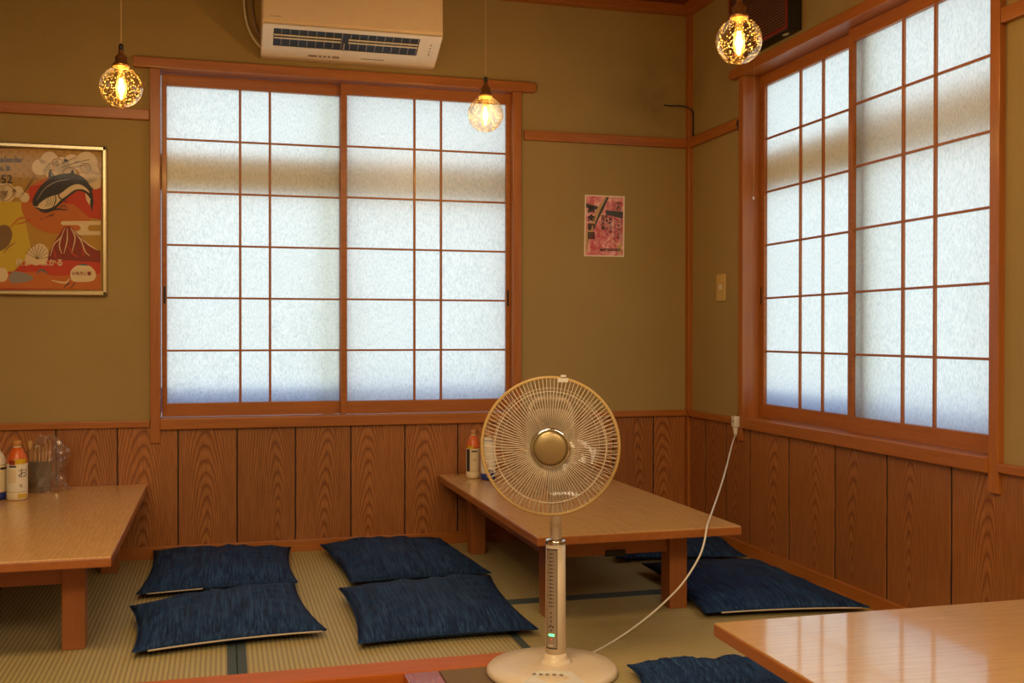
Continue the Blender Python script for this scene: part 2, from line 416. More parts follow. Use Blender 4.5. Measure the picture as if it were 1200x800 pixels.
mat_piece(-1.21, 0, -1.92, -1.035, 'Y', [((-1.209, -1.067, -.02), (-.001, -1.036, .0012))])
mat_piece(-1.21, 0, -2.80, -1.92, 'Y', [])
mat_piece(-1.21, 0, -3.68, -2.80, 'Y', [])
tag(MB().box((-1.505, -3.9, -.03), (-1.212, -1.672, .001), bev=.002).build('carpet_strip', M['carpet']),
    'brown woven carpet strip beside the sunken floor, under the fan base', 'carpet')
tag(MB().box((XL, -1.67, -.36), (-1.235, -1.566, .003), bev=.004).build('trim_1', M['lacq']), kind='structure')
tag(MB().box((-1.600, YR, -.36), (-1.507, -1.671, .001), bev=.003).build('trim_2', M['lacqY']), kind='structure')

# baseboards, rails, posts
tag(MB().box((XL, -.022, 0), (0, 0, .048), bev=.002).build('baseboard_back', M['trimX']), kind='structure')
tag(MB().box((-.022, YR, 0), (0, -.022, .048), bev=.002).build('baseboard_right', M['trimY']), kind='structure')
n_tr = [3]
def trim(a, b, ax, bev=.003):
    o = tag(MB().box(a, b, bev=bev).build('trim_%d' % n_tr[0], M['trim'+ax]), kind='structure'); n_tr[0] += 1; return o
trim((XL, -.020, 1.745), (-2.341, .0, 1.787), 'X'); trim((-.791, -.020, 1.745), (-.021, 0, 1.787), 'X')
trim((-.020, -.506, 1.745), (0, -.036, 1.787), 'Y'); trim((-.020, YR, 1.745), (0, -2.012, 1.787), 'Y')
trim((XL, -.024, .526), (-2.341, .0, .553), 'X'); trim((-.791, -.024, .526), (-.021, 0, .553), 'X')
trim((-.024, -.506, .526), (0, -.036, .553), 'Y'); trim((-.024, YR, .522), (0, -2.012, .547), 'Y')
trim((-.020, -.035, 0), (.01, .01, H-.001), 'Z')
# crown moulding
trim((XL, -.055, 2.345), (-.0, 0, H), 'X'); trim((-.055, YR, 2.345), (0, -.056, H), 'Y')
# wainscot panels, one board each
jb = [-4.76, -4.53, -4.30, -4.07, -3.84, -3.61, -3.38, -3.15, -2.918, -2.688, -2.463, -2.234, -2.005, -1.772, -1.544, -1.316, -1.086, -.83, -.602, -.372, -.178, -.02]
for a, b in zip(jb, jb[1:]):
    local_box('panel', (a+.0025, -.009, .040), (b-.0025, .004, .530), M['panelX'], wall_back, .0025)
tag(MB().box((XL, -.003, .0), (-.0, .001, .53)).build('panel_backing', M['dark'], wall_back), kind='stuff')
jr = [-.036, -.186, -.386, -.593, -.896, -1.203, -1.498, -1.807, -2.11, -2.41, -2.71, -3.01, -3.31]
for a, b in zip(jr, jr[1:]):
    local_box('panel', (-.009, b+.004, .040), (.004, a-.004, .530), M['panelY'], wall_right, .0025)
tag(MB().box((-.0068, YR, 0), (.001, 0, .53)).build('panel_backing', M['dark'], wall_right), kind='stuff')

# ------------------------------------------------------------------ windows
GZ0, GZ1 = .614, 1.903
def window(idx, T, s0, s1, sashes, sgn_front):
    """T(s, d, z): s along the wall, d depth (+ into wall), z up"""
    def bx(name, s_a, d_a, z_a, s_b, d_b, z_b, mat, par, bev=.002):
        p, q = T(s_a, d_a, z_a), T(s_b, d_b, z_b)
        return local_box(name, p, q, mat, par, bev)
    win = empty('window_%d' % idx, T((s0+s1)/2, 0, .5), kind='structure')
    inv = -Vector(win.location)
    def B(name, *a, **k):
        o = bx(name, *a, **k)
        if o.parent == win: o.location = o.location + inv
        return o
    ax = 'X' if idx == 1 else 'Y'
    B('post', s0-.038, -.02, .462, s0, .10, 1.951, M['trimZ'], win)
    B('post', s1, -.02, .462, s1+.038, .10, 1.951, M['trimZ'], win)
    B('head', s0-.10, -.032, 1.952, s1+.10, .10, 1.992, M['trim'+ax], win, bev=.003)
    B('sill', s0, -.028, .515, s1, .10, .5585, M['trim'+ax], win, bev=.003)
    # unseen translucent strips added outside the panes to tint their light
    if 'tint_tan' not in M:
        for key, cc_, tc_ in (('tint_tan', (.60, .40, .13), (.78, .53, .19)), ('tint_blue', (.30, .45, .72), (.42, .62, .95)), ('tint_olive', (.55, .56, .30), (.75, .76, .42))):
            t_ = NT('added_pane_tint'); a_ = t_.n('ShaderNodeBsdfTranslucent'); a_.inputs[0].default_value = (*tc_, 1)
            b_ = t_.n('ShaderNodeBsdfDiffuse'); b_.inputs[0].default_value = (*cc_, 1); x_ = t_.n('ShaderNodeMixShader'); x_.inputs[0].default_value = .35
            t_.l(a_.outputs[0], x_.inputs[1]); t_.l(b_.outputs[0], x_.inputs[2]); t_.l(x_.outputs[0], t_.out.inputs[0]); M[key] = t_.m
    B('outer_tint_strip', s0-.015, .108, 1.485, s1+.015, .111, 1.635, M['tint_tan'], win)  # stands for something behind the panes, made translucent to tint a tan band
    B('outer_tint_upright', (s0+s1)/2-.075, .135, .56, (s0+s1)/2-.03, .138, 1.95, M['tint_olive'], win)  # added olive upright, gives the panes a greenish glow beside the middle
    B('outer_tint_strip', s0, .110, .575, s1, .113, .675, M['tint_blue'], win)  # added blue strip, tints the light of the lowest panes
    mid = (s0+s1)/2
    for (g0, g1, d, mul, c0, c1) in sashes:
        st0 = g0-c0; st1 = g1+c1
        fr = MB()
        def add(a, b, cc): fr.box(Vector(T(*a))-cc, Vector(T(*b))-cc, bev=.0015)
        cc = Vector(T((g0+g1)/2, d, 1.25))
        add((st0, d, .560), (g0, d+.024, 1.95), cc); add((g1, d, .560), (st1, d+.024, 1.95), cc)
        add((g0, d, .560), (g1, d+.024, GZ0), cc); add((g0, d, GZ1), (g1, d+.024, 1.95), cc)
        sash = fr.build('sash', M['trim'+('X' if idx == 1 else 'Y')], win, cc+inv)
        cols = [g0]+[g0+q for q in mul]+[g1]
        rows = [GZ0+(GZ1-GZ0)*i/6 for i in range(7)]
        for q in cols[1:-1]:
            o = bx('muntin', q-.005, d+.004, GZ0, q+.005, d+.013, GZ1, M['trimZ'], sash, bev=.001); o.location -= cc
        for z in rows[1:-1]:
            o = bx('muntin', g0, d+.005, z-.004, g1, d+.013, z+.004, M['trim'+ax], sash, bev=.001); o.location -= cc
        for a, b in zip(cols, cols[1:]):
            for za, zb in zip(rows, rows[1:]):
                o = bx('pane', a+.0005, d+.0135, za+.0005, b-.0005, d+.0155, zb-.0005, M['pane'], sash, bev=0); o.location -= cc
        pull = st0+.011 if abs(st0-s0) < abs(st1-s1) else st1-.011
        o = bx('finger_pull', pull-.005, d-.0008, 1.02, pull+.005, d+.002, 1.09, M['dark'], sash, bev=.002); o.location -= cc
    return win
window(1, lambda s, d, z: (s, d, z), W1[0], W1[1],
       [(-2.279, -1.584, .055, (.288, .408), .020, .028), (-1.556, -.863, .026, (.288, .404), .026, .020)], 1)
window(2, lambda s, d, z: (d, s, z), W2[0], W2[1],
       [(-1.945, -1.250, .026, (.271, .427), .026, .026), (-1.278, -.588, .055, (.270, .426), .026, .034)], 1)
# world outside: pale ground and a pale neighbouring wall
tag(MB().box((-12, .16, -.6), (12, 12, -.5)).box((.16, -12, -.6), (12, .16, -.5)).build('ground_outside', plain('pale_paving', (.62, .62, .60), .9)), kind='structure')

# ------------------------------------------------------------------ low tables
def table(cx, cy, sx, sy, rz, label, top='top', legs=(.09, .20, .155), latch=False, group='low wooden tables'):
    t = empty('low_table', (cx, cy, 0), rz, label=label, cat='table')
    hx, hy, z1, th = sx/2, sy/2, .300, .028
    tp = MB().box((-hx+.002, -hy+.002, z1-.004), (hx-.002, hy-.002, z1), bev=.001).build('tabletop', M[top], t)
    e = MB().box((-hx, -hy, z1-th), (hx, hy, z1-.003), bev=.003).build('edge_band', M['edgeX' if sx > sy else 'edgeY'], tp)
    o_s, o_f, o_b = legs
    for sxn in (-1, 1):
        for yy, yz in ((-hy+o_f, 1), (hy-o_b, -1)):
            xa = sxn*(hx-o_s); local_box('leg', (xa, yy, 0), (xa-sxn*.062, yy+yz*.07, z1-th), M['leg'], t, .003)
    for yy in (-hy+o_f+.02, hy-o_b-.02-.022):
        local_box('apron', (-hx+o_s+.062, yy, .185), (hx-o_s-.062, yy+.022, z1-th), M['edgeX'], t, .002)
    for xx in (-hx+o_s+.015, hx-o_s-.037):
        local_box('apron', (xx, -hy+o_f+.07, .185), (xx+.022, hy-o_b-.07, z1-th), M['edgeY'], t, .002)
    if latch: tag(MB().box((-.035, -hy+o_f+.012, .180), (.032, -hy+o_f+.045, .200), bev=.002).build('folding_latch', M['dark'], t), 'black latch under the apron')
    return t
table(-2.684, -.716, .668, 1.405, 0, 'low wooden table at the left edge, with bottles and bagged chopsticks on it')
table(-.840, -.748, .668, 1.420, math.radians(.5), 'low wooden table in the corner behind the fan', latch=True)
table(-.585, -3.03, 1.00, 1.19, math.radians(-.6), 'glossy low wooden table in the right foreground, reflecting the side window', top='topX', legs=(.12, .2, .16))

# ------------------------------------------------------------------ floor cushions
def cushion(label, fl, fr, br, bl, T=.075, seed=0, bow=.02, zipper=None, name='floor_cushion'):
    """corners: front-left, front-right, back-right, back-left, each a world point at seam height"""
    cs = [Vector(p) for p in (fl, fr, br, bl)]; c = sum(cs, Vector())/4; c.z = 0
    N = 30; bm = bmesh.new(); top = {}; bot = {}
    def base(u, v):
        a = cs[0].lerp(cs[1], (u+1)/2); b = cs[3].lerp(cs[2], (u+1)/2); p = a.lerp(b, (v+1)/2)
        bx_ = (cs[1]-cs[0]).normalized(); by_ = (cs[3]-cs[0]).normalized()
        p = p - bx_*(u*bow*(1-v*v)) - by_*(v*bow*(1-u*u)); return p
    def S(q): return math.sin(q*math.pi/2)*.35+q*.65
    for i in range(N+1):
        for j in range(N+1):
            u = S(-1+2*i/N); v = S(-1+2*j/N)
            p = base(u, v)-c
            e = max(0, (1-abs(u)**2.6))*max(0, (1-abs(v)**2.6)); t = T*e**.55*.5
            rim = 1-e
            n = noise.noise(Vector((u*2.1+seed*7.3, v*2.1, seed)))*.010 + noise.noise(Vector((u*6+seed*3, v*6, seed+4)))*.0035
            ang = math.atan2(v, u)
            n += .004*math.sin(ang*15+seed*2+3*noise.noise(Vector((u*2, v*2, seed))))*(4*e*rim)
            edge = i in (0, N) or j in (0, N)
            zt = p.z + (0 if edge else t*1.15 + n*min(1, e*3))
            zb = p.z - (0 if edge else min(t*.9, p.z-.0015))
            vt = bm.verts.new((p.x, p.y, max(zt, .004))); top[i, j] = vt
            bot[i, j] = vt if edge else bm.verts.new((p.x, p.y, max(zb, .0012)))
    for i in range(N):
        for j in range(N):
            f = bm.faces.new((top[i, j], top[i+1, j], top[i+1, j+1], top[i, j+1])); f.smooth = True
            q = (bot[i, j], bot[i, j+1], bot[i+1, j+1], bot[i+1, j])
            f = bm.faces.new(q); f.smooth = True
    root = empty(name, c, label=label, cat='cushion')
    me = bpy.data.meshes.new('cover'); bm.to_mesh(me); bm.free(); me.materials.append(M['navy'])
    o = bpy.data.objects.new('cover', me); COL.objects.link(o); o.parent = root
    # stitched seam around the rim and a tassel knot at each corner
    rim = [base(u, -1)-c for u in np.linspace(-.99, .99, 16)]+[base(1, v)-c for v in np.linspace(-.99, .99, 16)]+[base(u, 1)-c for u in np.linspace(.99, -.99, 16)]+[base(-1, v)-c for v in np.linspace(.99, -.99, 16)]
    MB().tube(rim, .0022, 5, closed=True).build('seam', M['navy'], root)
    if zipper:
        a, b, side, w_ = zipper
        pts = [base(u, side)-c+Vector((0, side*.004, -.002)) for u in np.linspace(a, b, 14)]
        tag(MB().tube(pts, w_, 6).build('zipper', M['zip'], root), 'pale zipper tape along the edge')
    return root
def cz(x, y, z): return atZ(x, y, z)
cushion('navy floor cushion nearest the floor edge in the left pair, pale zipper in front',
        cz(155, 764, .022), cz(383, 738, .026), cz(345, 682, .05), cz(152, 710, .05), seed=1, zipper=(-.85, .95, -1, .0026), T=.085)
cushion('navy floor cushion against the back wall in the left pair',
        cz(160, 696, .022), cz(349, 682, .03), cz(341, 641, .035), cz(180, 645, .035), seed=2, zipper=(-.88, -.2, -1, .002), T=.085)
cushion('navy floor cushion nearest the floor edge, just left of the fan',
        cz(420, 754, .022), cz(631, 737, .025), cz(574, 674, .045), cz(397, 689, .045), seed=3, T=.085)
cushion('navy floor cushion with a long fold, against the back wall left of the corner table',
        cz(411, 682, .025), cz(576, 671, .025), cz(515, 630, .035), cz(375, 638, .035), seed=4, T=.085, bow=.012)
cushion('large navy floor cushion with a pale zipper, right of the corner table',
        cz(826, 718, .022), cz(1020, 711, .022), cz(886, 656, .035), cz(752, 660, .035), seed=5, zipper=(-.8, .9, -1, .0026), T=.08)
cushion('navy floor cushion behind another one, half under the corner table',
        cz(722, 654, .02), cz(876, 652, .02), cz(848, 628, .03), cz(716, 634, .03), seed=6, T=.05)
cushion('navy floor cushion cut by the bottom edge, before the right foreground table',
        cz(752, 803, .02), cz(932, 800, .02), cz(882, 771, .025), cz(735, 779, .025), seed=7, T=.05, bow=.01)

# ------------------------------------------------------------------ electric fan
FX, FY = -1.222, -1.775
CO = (.010, 0, 0)
fan = empty('electric_fan', (FX, FY, 0), label='cream electric pedestal fan with a round wire guard, standing before the corner table', cat='fan')
yawf = math.atan2(CP.x-FX, -(CP.y-FY))*1.0   # faces roughly back into the room
base = MB().lathe([(.168, .001), (.173, .006), (.173, .014), (.166, .021), (.12, .027), (.05, .032)], 72).build('base', M['cream'], fan, (0, 0, .001))
MB().lathe([(.048, .030), (.040, .034), (.031, .044), (.029, .056)], 40).build('collar', M['cream'], base, CO)
pl = MB(); 
ca, sa = math.cos(yawf), math.sin(yawf)
def F2(x, y, z): return Vector((x*ca-y*sa, x*sa+y*ca, z))     # fan frame: -y faces the viewer
pl.poly([F2(-.075, -.150, .0235), F2(.085, -.145, .0235), F2(.05, -.075, .0305), F2(-.035, -.075, .0305)], M['white'])
for i, (bxx, byy) in enumerate(((-.045, -.10), (-.028, -.102), (-.012, -.103), (.006, -.104), (.024, -.105))):
    pl.poly([F2(bxx+dx, byy+dy, .0312) for dx, dy in ((-.005, -.003), (.005, -.003), (.004, .003), (-.004, .003))], M['dkprint'])
pl.build('button_plate', None, base)
# column
col = MB().lathe([(.0275, .030), (.0268, .20), (.0255, .345)], 40).build('column', M['cream'], fan, CO)
MB().lathe([(.027, .345), (.0275, .349), (.0275, .353), (.024, .357), (.016, .359)], 40).build('chrome_collar', M['chrome'], fan, CO)
pole = MB().lathe([(.0145, .355), (.0145, .44), (.014, .47)], 28).build('pole', M['cream'], fan, CO)
cp = MB()
def colpt(a, z, r): return F2(r*math.sin(a), -r*math.cos(a), z)
def strip(mb, a0, a1, z0, z1, r, mat, n=8):
    k = mb.mi(mat)
    for i in range(n):
        p = a0+(a1-a0)*i/n; q = a0+(a1-a0)*(i+1)/n
        f = mb.bm.faces.new([mb.bm.verts.new(v) for v in (colpt(p, z0, r), colpt(q, z0, r), colpt(q, z1, r*.985), colpt(p, z1, r*.985))]); f.material_index = k
A0, A1 = -1.0, .12
strip(cp, A0-.05, A1+.05, .072, .335, .0282, M['dark']); strip(cp, A0, A1, .075, .332, .0286, M['grey'])
for i in range(15):
    z = .322-i*.0098
    strip(cp, -.62-.08*(i % 2), -.28, z-.0016, z+.0010, .0289, M['dkprint'], 3)
    strip(cp, -.22, -.14, z-.001, z+.001, .0289, M['dkprint'], 1)
for i in range(4): strip(cp, -.50, -.36, .165-i*.011, .169-i*.011, .0289, M['dkprint'], 2)
strip(cp, -.66, -.5, .128, .133, .0289, M['dkprint'], 2); strip(cp, -.35, -.2, .128, .133, .0289, M['dkprint'], 2)
strip(cp, -.50, -.34, .119, .123, .0289, M['dkprint'], 2)
strip(cp, -.48, -.36, .096, .099, .0289, M['ledr'], 2)
strip(cp, -.66, -.2, .080, .084, .0289, M['white'], 2)
ctl = cp.build('control_panel', None, col)
lm = MB(); strip(lm, -.68, -.12, .106, .112, .0291, M['led'], 3); tag(lm.build('indicator_light', None, ctl), 'glowing green indicator light')
# head: all pieces in a frame with the ring centre as origin and -y out towards the viewer
RC = Vector((0, 0, 0)); GR = .1765
head_c = atY(645, 522.5, -1.872)
HS = 80.2*((head_c-CP).dot(FW))/F_PX/GR
hq = (CP-head_c); hq.z = 0.02; hq.normalize()
tow = (-hq)
zax = Vector((0, 0, 1)); yv = tow; xv = yv.cross(zax).normalized(); zv = xv.cross(yv).normalized()
HM = (Matrix((xv, yv, zv)).transposed() @ Matrix.Scale(HS, 3)).to_4x4(); HM.translation = head_c - fan.location
def head(o, par=fan): o.parent = par; o.matrix_local = HM; return o
def ringpts(r, y, n=96): return [(r*math.cos(2*math.pi*i/n), y, r*math.sin(2*math.pi*i/n)) for i in range(n)]
rim = MB().tube(ringpts(GR, 0, 120), .0046, 10, closed=True).build('guard_rim', M['ring']); head(rim)
LY = Matrix.Rotation(math.radians(90), 4, 'X')      # lathe axis z -> -y
fg = MB().tube(ringpts(.142, -.030, 90), .0011, 6, closed=True).build('front_guard', M['wire']); head(fg)
prof = [(.052, -.048), (.09, -.046), (.125, -.038), (.150, -.026), (.168, -.012), (GR, -.001)]
w0 = MB().tube([(r, y_, 0) for r, y_ in prof], .00095, 4).build('guard_wire', M['wire'], fg)
NW = 104
for i in range(1, NW):
    c = w0.copy(); COL.objects.link(c); c.parent = fg; c.rotation_euler = (0, 2*math.pi*i/NW, 0)
rg = MB().tube(ringpts(.148, .036, 90), .0011, 6, closed=True).tube(ringpts(.128, .047, 90), .0011, 6, closed=True).build('rear_guard', M['wire']); head(rg)
prof2 = [(.048, .070), (.09, .066), (.125, .050), (.155, .032), (GR, .001)]
w1 = MB().tube([(r, y_, 0) for r, y_ in prof2], .0009, 4).build('guard_wire', M['wire'], rg)
for i in range(1, 84):
    c = w1.copy(); COL.objects.link(c); c.parent = rg; c.rotation_euler = (0, 2*math.pi*(i+.5)/84, 0)
cap = MB().lathe([(.0445, .047), (.044, .056), (.036, .0595), (.018, .0610), (.004, .0615)], 56, M['gold'], LY).build('hub_cap', None); head(cap)
MB().lathe([(.0445, .046), (.0505, .047), (.0515, .052), (.0485, .057), (.0445, .0565)], 56, M['chrome'], LY, caps=False).build('hub_ring', None, cap)
# blades: five broad clear petals on a hub
bl = MB().lathe([(.026, -.010), (.030, .0), (.030, .03), (.022, .036)], 32, M['blade'], LY).build('propeller', None); head(bl)
def blade_mesh():
    mb = MB(); NR, NA = 10, 12; g = {}
    for i in range(NR+1):
        r = .028+.116*i/NR; t = i/NR
        half = math.radians(20+19*math.sin(min(1, t*1.15)*math.pi/2)) * (1-.55*max(0, t-.72)/.28)
        off = math.radians(18*t)
        for j in range(NA+1):
            a = off-half+2*half*j/NA
            y_ = -.012+.034*(j/NA)*(.5+.5*(1-t)) + .004*math.sin(j/NA*math.pi)
            g[i, j] = mb.bm.verts.new((r*math.cos(a), y_-.002, r*math.sin(a)))
    for i in range(NR):
        for j in range(NA):
            f = mb.bm.faces.new((g[i, j], g[i+1, j], g[i+1, j+1], g[i, j+1])); f.smooth = True
    return mb
b0 = blade_mesh().build('blade', M['blade'], bl)
for i in range(1, 5):
    c = b0.copy(); COL.objects.link(c); c.parent = bl; c.rotation_euler = (0, 2*math.pi*i/5, 0)
# motor housing: rounded-square body behind the rear guard and its neck
mh = MB()
def rrect(w_, h_, r, y_, n=6, z0=0):
    out = []
    for cx_, cz_, a0 in ((w_-r, h_-r, 0), (-w_+r, h_-r, 90), (-w_+r, -h_+r, 180), (w_-r, -h_+r, 270)):
        for k in range(n+1):
            a = math.radians(a0+90*k/n); out.append(Vector((cx_+r*math.cos(a), y_, z0+cz_+r*math.sin(a))))
    return out
def skin(mb, loops, mat=None):
    k = mb.mi(mat); L = [[mb.bm.verts.new(p) for p in lp] for lp in loops]
    for a, b in zip(L, L[1:]):
        for i in range(len(a)):
            f = mb.bm.faces.new((a[i], a[(i+1) % len(a)], b[(i+1) % len(a)], b[i])); f.smooth = True; f.material_index = k
    mb.bm.faces.new(L[0][::-1]).material_index = k; mb.bm.faces.new(L[-1]).material_index = k
skin(mh, [rrect(.056, .068, .036, .074, z0=.006), rrect(.064, .080, .042, .080, z0=.010), rrect(.064, .080, .042, .105, z0=.010), rrect(.052, .066, .036, .150, z0=.004), rrect(.034, .044, .024, .163)])
head(mh.build('motor_housing', M['cream']))
hd = catmull([(-.055, .085, .05), (-.053, .10, .095), (-.030, .105, .114), (.030, .105, .114), (.053, .10, .095), (.055, .085, .05)], 6)
head(MB().tube(hd, .006, 8).build('carry_handle', M['cream']))
nk = MB(); skin(nk, [[Vector((x*s_, y_*s2, z)) for x, y_ in ((-1, -1), (1, -1), (1, 1), (-1, 1))] for s_, s2, z in ((.017, .014, .45), (.020, .018, .49), (.022, .022, .535), (.018, .022, .56))])
nk.build('neck', M['cream'], fan, CO)
ck = MB(); ck.box((.018, -.012, GR-.012), (.046, .010, GR-.001), bev=.002).box((.026, -.014, GR+.001), (.040, .008, GR+.007), bev=.001)
head(ck.build('guard_clip', M['white']))

# power cord from the fan base up to the hanging socket
pts = [Vector((FX+.10, FY+.125, .012)), atZ(690, 766, .004), atZ(722, 749, .004), atY(752, 728, -1.54), atY(778, 706, -1.55), atY(800, 683, -1.56), atY(818, 655, -1.55), atY(825, 636, -1.535), atY(828.5, 617, -1.485),
       atY(832, 606, -1.38), atY(843, 575, -1.12), atY(851, 548, -.88), atY(857, 524, -.65), atX(861.5, 510, -.032)]
tag(MB().tube([p-fan.location for p in catmull(pts, 8)], .0030, 8).build('power_cord', M['white'], fan), 'long white power cord')
sk = empty('socket_tap', atX(862, 497, -.03), label='white socket tap with a plug, hanging at the window post by the corner', cat='socket')
MB().box((-.012, -.016, -.012), (.012, .016, .034), bev=.005).build('tap_body', M['white'], sk)
pgm = MB().lathe([(.005, -.048), (.008, -.040), (.011, -.014), (.011, -.0125)], 16).build('plug', M['white'], sk)
sl = MB()
for q in (-.004, .004): sl.box((-.0130, q-.001, .008), (-.0118, q+.001, .016))
sl.build('socket_slots', M['dark'], sk)

# black cable from the wall hook over the corner and down the window post
bc = [atY(778, 123, -.006), atY(786, 124, -.012), atY(798, 124, -.026), Vector((-.012, -.045, atX(808, 130, -.01).z)), Vector((-.007, -.052, 1.87)), Vector((-.006, -.050, 1.81)), Vector((-.006, -.058, 1.793)), Vector((-.006, -.10, 1.790)),
      Vector((-.006, -.28, 1.790)), Vector((-.006, -.47, 1.790)), Vector((-.008, -.500, 1.788)), Vector((-.024, -.507, 1.76)), Vector((-.008, -.507+.0, 1.70)), Vector((-.006, -.505, 1.55)), Vector((-.006, -.505, .9)), Vector((-.012, -.505, .60)), Vector((-.028, -.509, .552))]
tag(MB().tube(catmull(bc, 6), .0032, 8).build('wall_cable', M['dark']), 'thin black cable crossing the corner post and running down beside the side window', 'cable')

# ------------------------------------------------------------------ pendant lamps
def lamp_proto(loc, label, top):
    t = empty('pendant_lamp', loc, label=label, cat='lamp', group=None)
    R = .0635
    prof = [(R*math.sin(a), -R*math.cos(a)) for a in np.linspace(.02, math.pi-.34, 30)] + [(.0225, R*.955), (.0215, .068)]
    g = MB().lathe(prof, 48, caps=False).build('globe', M['globe'], t)
    MB().lathe([(.024, .060), (.026, .066), (.024, .072), (.018, .075), (.0185, .092), (.0130, .098), (.0085, .103), (.0085, .112), (.005, .120)], 28).build('socket', M['brass'], t)
    MB().lathe([(.0075, .1125), (.0075, .128), (.004, .134)], 16).build('cord_grip', M['dark'], t)
    L = top-loc[2]; tw = MB()
    n = int((L-.13)/.004)
    for ph in (0, math.pi):
        tw.tube([(.0016*math.cos(ph+i*.9), .0016*math.sin(ph+i*.9), .13+(L-.13)*i/n) for i in range(n+1)], .0015, 5)
    tw.build('cord', M['cordw'], t)
    b = MB().lathe([(.004, -.040), (.010, -.036), (.0155, -.022), (.0165, -.005), (.0135, .018), (.010, .045), (.010, .062)], 24, caps=True).build('bulb', clear_mat('bulb_glass', (1, .9, .7), .25, .05, (1, .7, .3), .03) if 'bulb' not in M else M['bulb'], t)
    M['bulb'] = b.data.materials[0]
    f = MB()
    for k in range(4):
        a = k*math.pi/2+.4
        f.tube([(.0045*math.cos(a), .0045*math.sin(a), .026), (.0062*math.cos(a+.3), .0062*math.sin(a+.3), .0), (.003*math.cos(a+.6), .003*math.sin(a+.6), -.026)], .0016, 6)
    f.build('filament', M['fil'], b)
    d = bpy.data.lights.new('bulb_light', 'POINT'); d.energy = 8; d.color = (1, .66, .26); d.shadow_soft_size = .012
    lo = bpy.data.objects.new('bulb_light', d); COL.objects.link(lo); lo.parent = t; lo.location = (0, 0, 0)
    MB().lathe([(.03, -.022), (.045, -.016), (.045, 0)], 28).build('ceiling_cap', M['brass'], t, (0, 0, L))
    return t
def AD(x, y, d): return CP+ray(x, y)*d
lamp_proto(AD(142, 102, 3.25), 'glass globe pendant lamp above the framed calendar, leftmost of three', H)
lamp_proto(AD(569, 134, 3.75), 'glass globe pendant lamp in front of the back window, by its upper right corner', H)
lamp_proto(AD(866, 48, 2.90), 'glass globe pendant lamp in front of the dark grille box, rightmost of three', H)

# ------------------------------------------------------------------ air conditioner
x0, x1 = -1.912, -1.196; xc = (x0+x1)/2
ac = empty('air_conditioner', (xc, 0, 2.03), label='cream wall-mounted air conditioner over the back window', cat='air conditioner')
hw = (x1-x0)/2
bodyp = [(0, .30), (-.19, .30), (-.215, .28), (-.222, .082), (-.216, .070), (-.045, -.004), (-.03, -.008), (0, -.008)]
MB().prism([(-hw, y_, z) for y_, z in bodyp], (2*hw, 0, 0), bev=.004).build('shell', M['ac'], ac)
MB().box((-hw+.004, -.2265, .090), (hw-.004, -.2215, .29), bev=.002).build('front_panel', M['ac'], ac)
# lower lip sits on the slanted face; local frame along the slope
pa, pb = Vector((0, -.216, .070)), Vector((0, -.045, -.004)); sd = (pb-pa).normalized(); nn = Vector((0, sd.z, -sd.y)); nn = nn if nn.y < 0 else -nn
SL = (pb-pa).length
def sp_(x, s_, d): return Vector((x, 0, 0))+pa+sd*s_+nn*d
def slab(mb, xa, xb, sa_, sb_, d0, d1, m=None):
    k = mb.mi(m); v = [mb.bm.verts.new(sp_(x, s_, d)) for d in (d0, d1) for x, s_ in ((xa, sa_), (xb, sa_), (xb, sb_), (xa, sb_))]
    for f in ((0, 1, 2, 3), (7, 6, 5, 4), (0, 4, 5, 1), (1, 5, 6, 2), (2, 6, 7, 3), (3, 7, 4, 0)):
        mb.bm.faces.new([v[i] for i in f]).material_index = k
lip = MB(); slab(lip, -hw+.004, hw-.004, -.012, .010, -.003, .0035); slab(lip, -hw+.004, -hw+.045, .010, .183, -.003, .0035); slab(lip, hw-.090, hw-.004, .010, .183, -.003, .0035); slab(lip, -hw+.045, hw-.090, .118, .183, -.003, .0035)
lip.build('lip', M['aclip'], ac)
o_ = MB(); slab(o_, -hw+.045, hw-.090, .010, .118, .0, .0012); o_.build('outlet', M['dark'], ac)
for s_ in (.046, .064):
    q = MB()
    slab(q, -hw+.048, -.02-.028, s_, s_+.004, .001, .006); slab(q, .0-.018, hw-.094, s_, s_+.004, .001, .006); q.build('louvre', M['aclip'], ac)
for i in range(17):
    q = MB(); xx = -hw+.075+i*.034; slab(q, xx, xx+.0025, .013, .112, .001, .0022); q.build('vane', M['grey'], ac)
q = MB(); slab(q, -.036, -.030, .070, .117, .001, .006); q.build('divider', M['grey'], ac)
tx = MB()
def actext(body, size, x, s_, mat=M['grey']): add_text(tx, body, size, lambda v: sp_(x+v.x, s_-v.y, .0042), mat)
for i in range(4): slab(tx, hw-.044, hw-.038, .040+i*.020, .048+i*.020, .0036, .0042, M['grey'])
for i, wv in enumerate((.035, .010, .010, .010, .028)):
    xs = -.17+sum((.035, .010, .010, .010, .028)[:i])+i*.008; slab(tx, xs, xs+wv, .158, .170, .0036, .0042, M['grey'])
slab(tx, .045, .14, .158, .163, .0036, .0042, M['grey'])
tx.build('markings', None, ac)
nm = MB(); add_text(nm, 'Panasonic', .011, lambda v: Vector((-hw+.030+v.x, -.2268, .102+v.y)), M['grey'])
nm.build('badge', None, ac)
# the two thin lines left of the unit
hp = [atY(287, -20, -.02), atY(286, 0, -.02), atY(288, 22, -.022), atY(294, 40, -.03), atY(303, 53, -.05), atY(309, 58, -.07)]
MB().tube([p-ac.location for p in catmull(hp, 6)], .0045, 8).build('power_cable', M['white'], ac)
hp = [atY(296, -20, -.01), atY(295, 2, -.01), atY(297, 22, -.012), atY(303, 40, -.016), atY(311, 46, -.02)]
tag(MB().tube([p-ac.location for p in catmull(hp, 6)], .005, 8).build('drain_hose', M['grey'], ac), 'brownish hose')

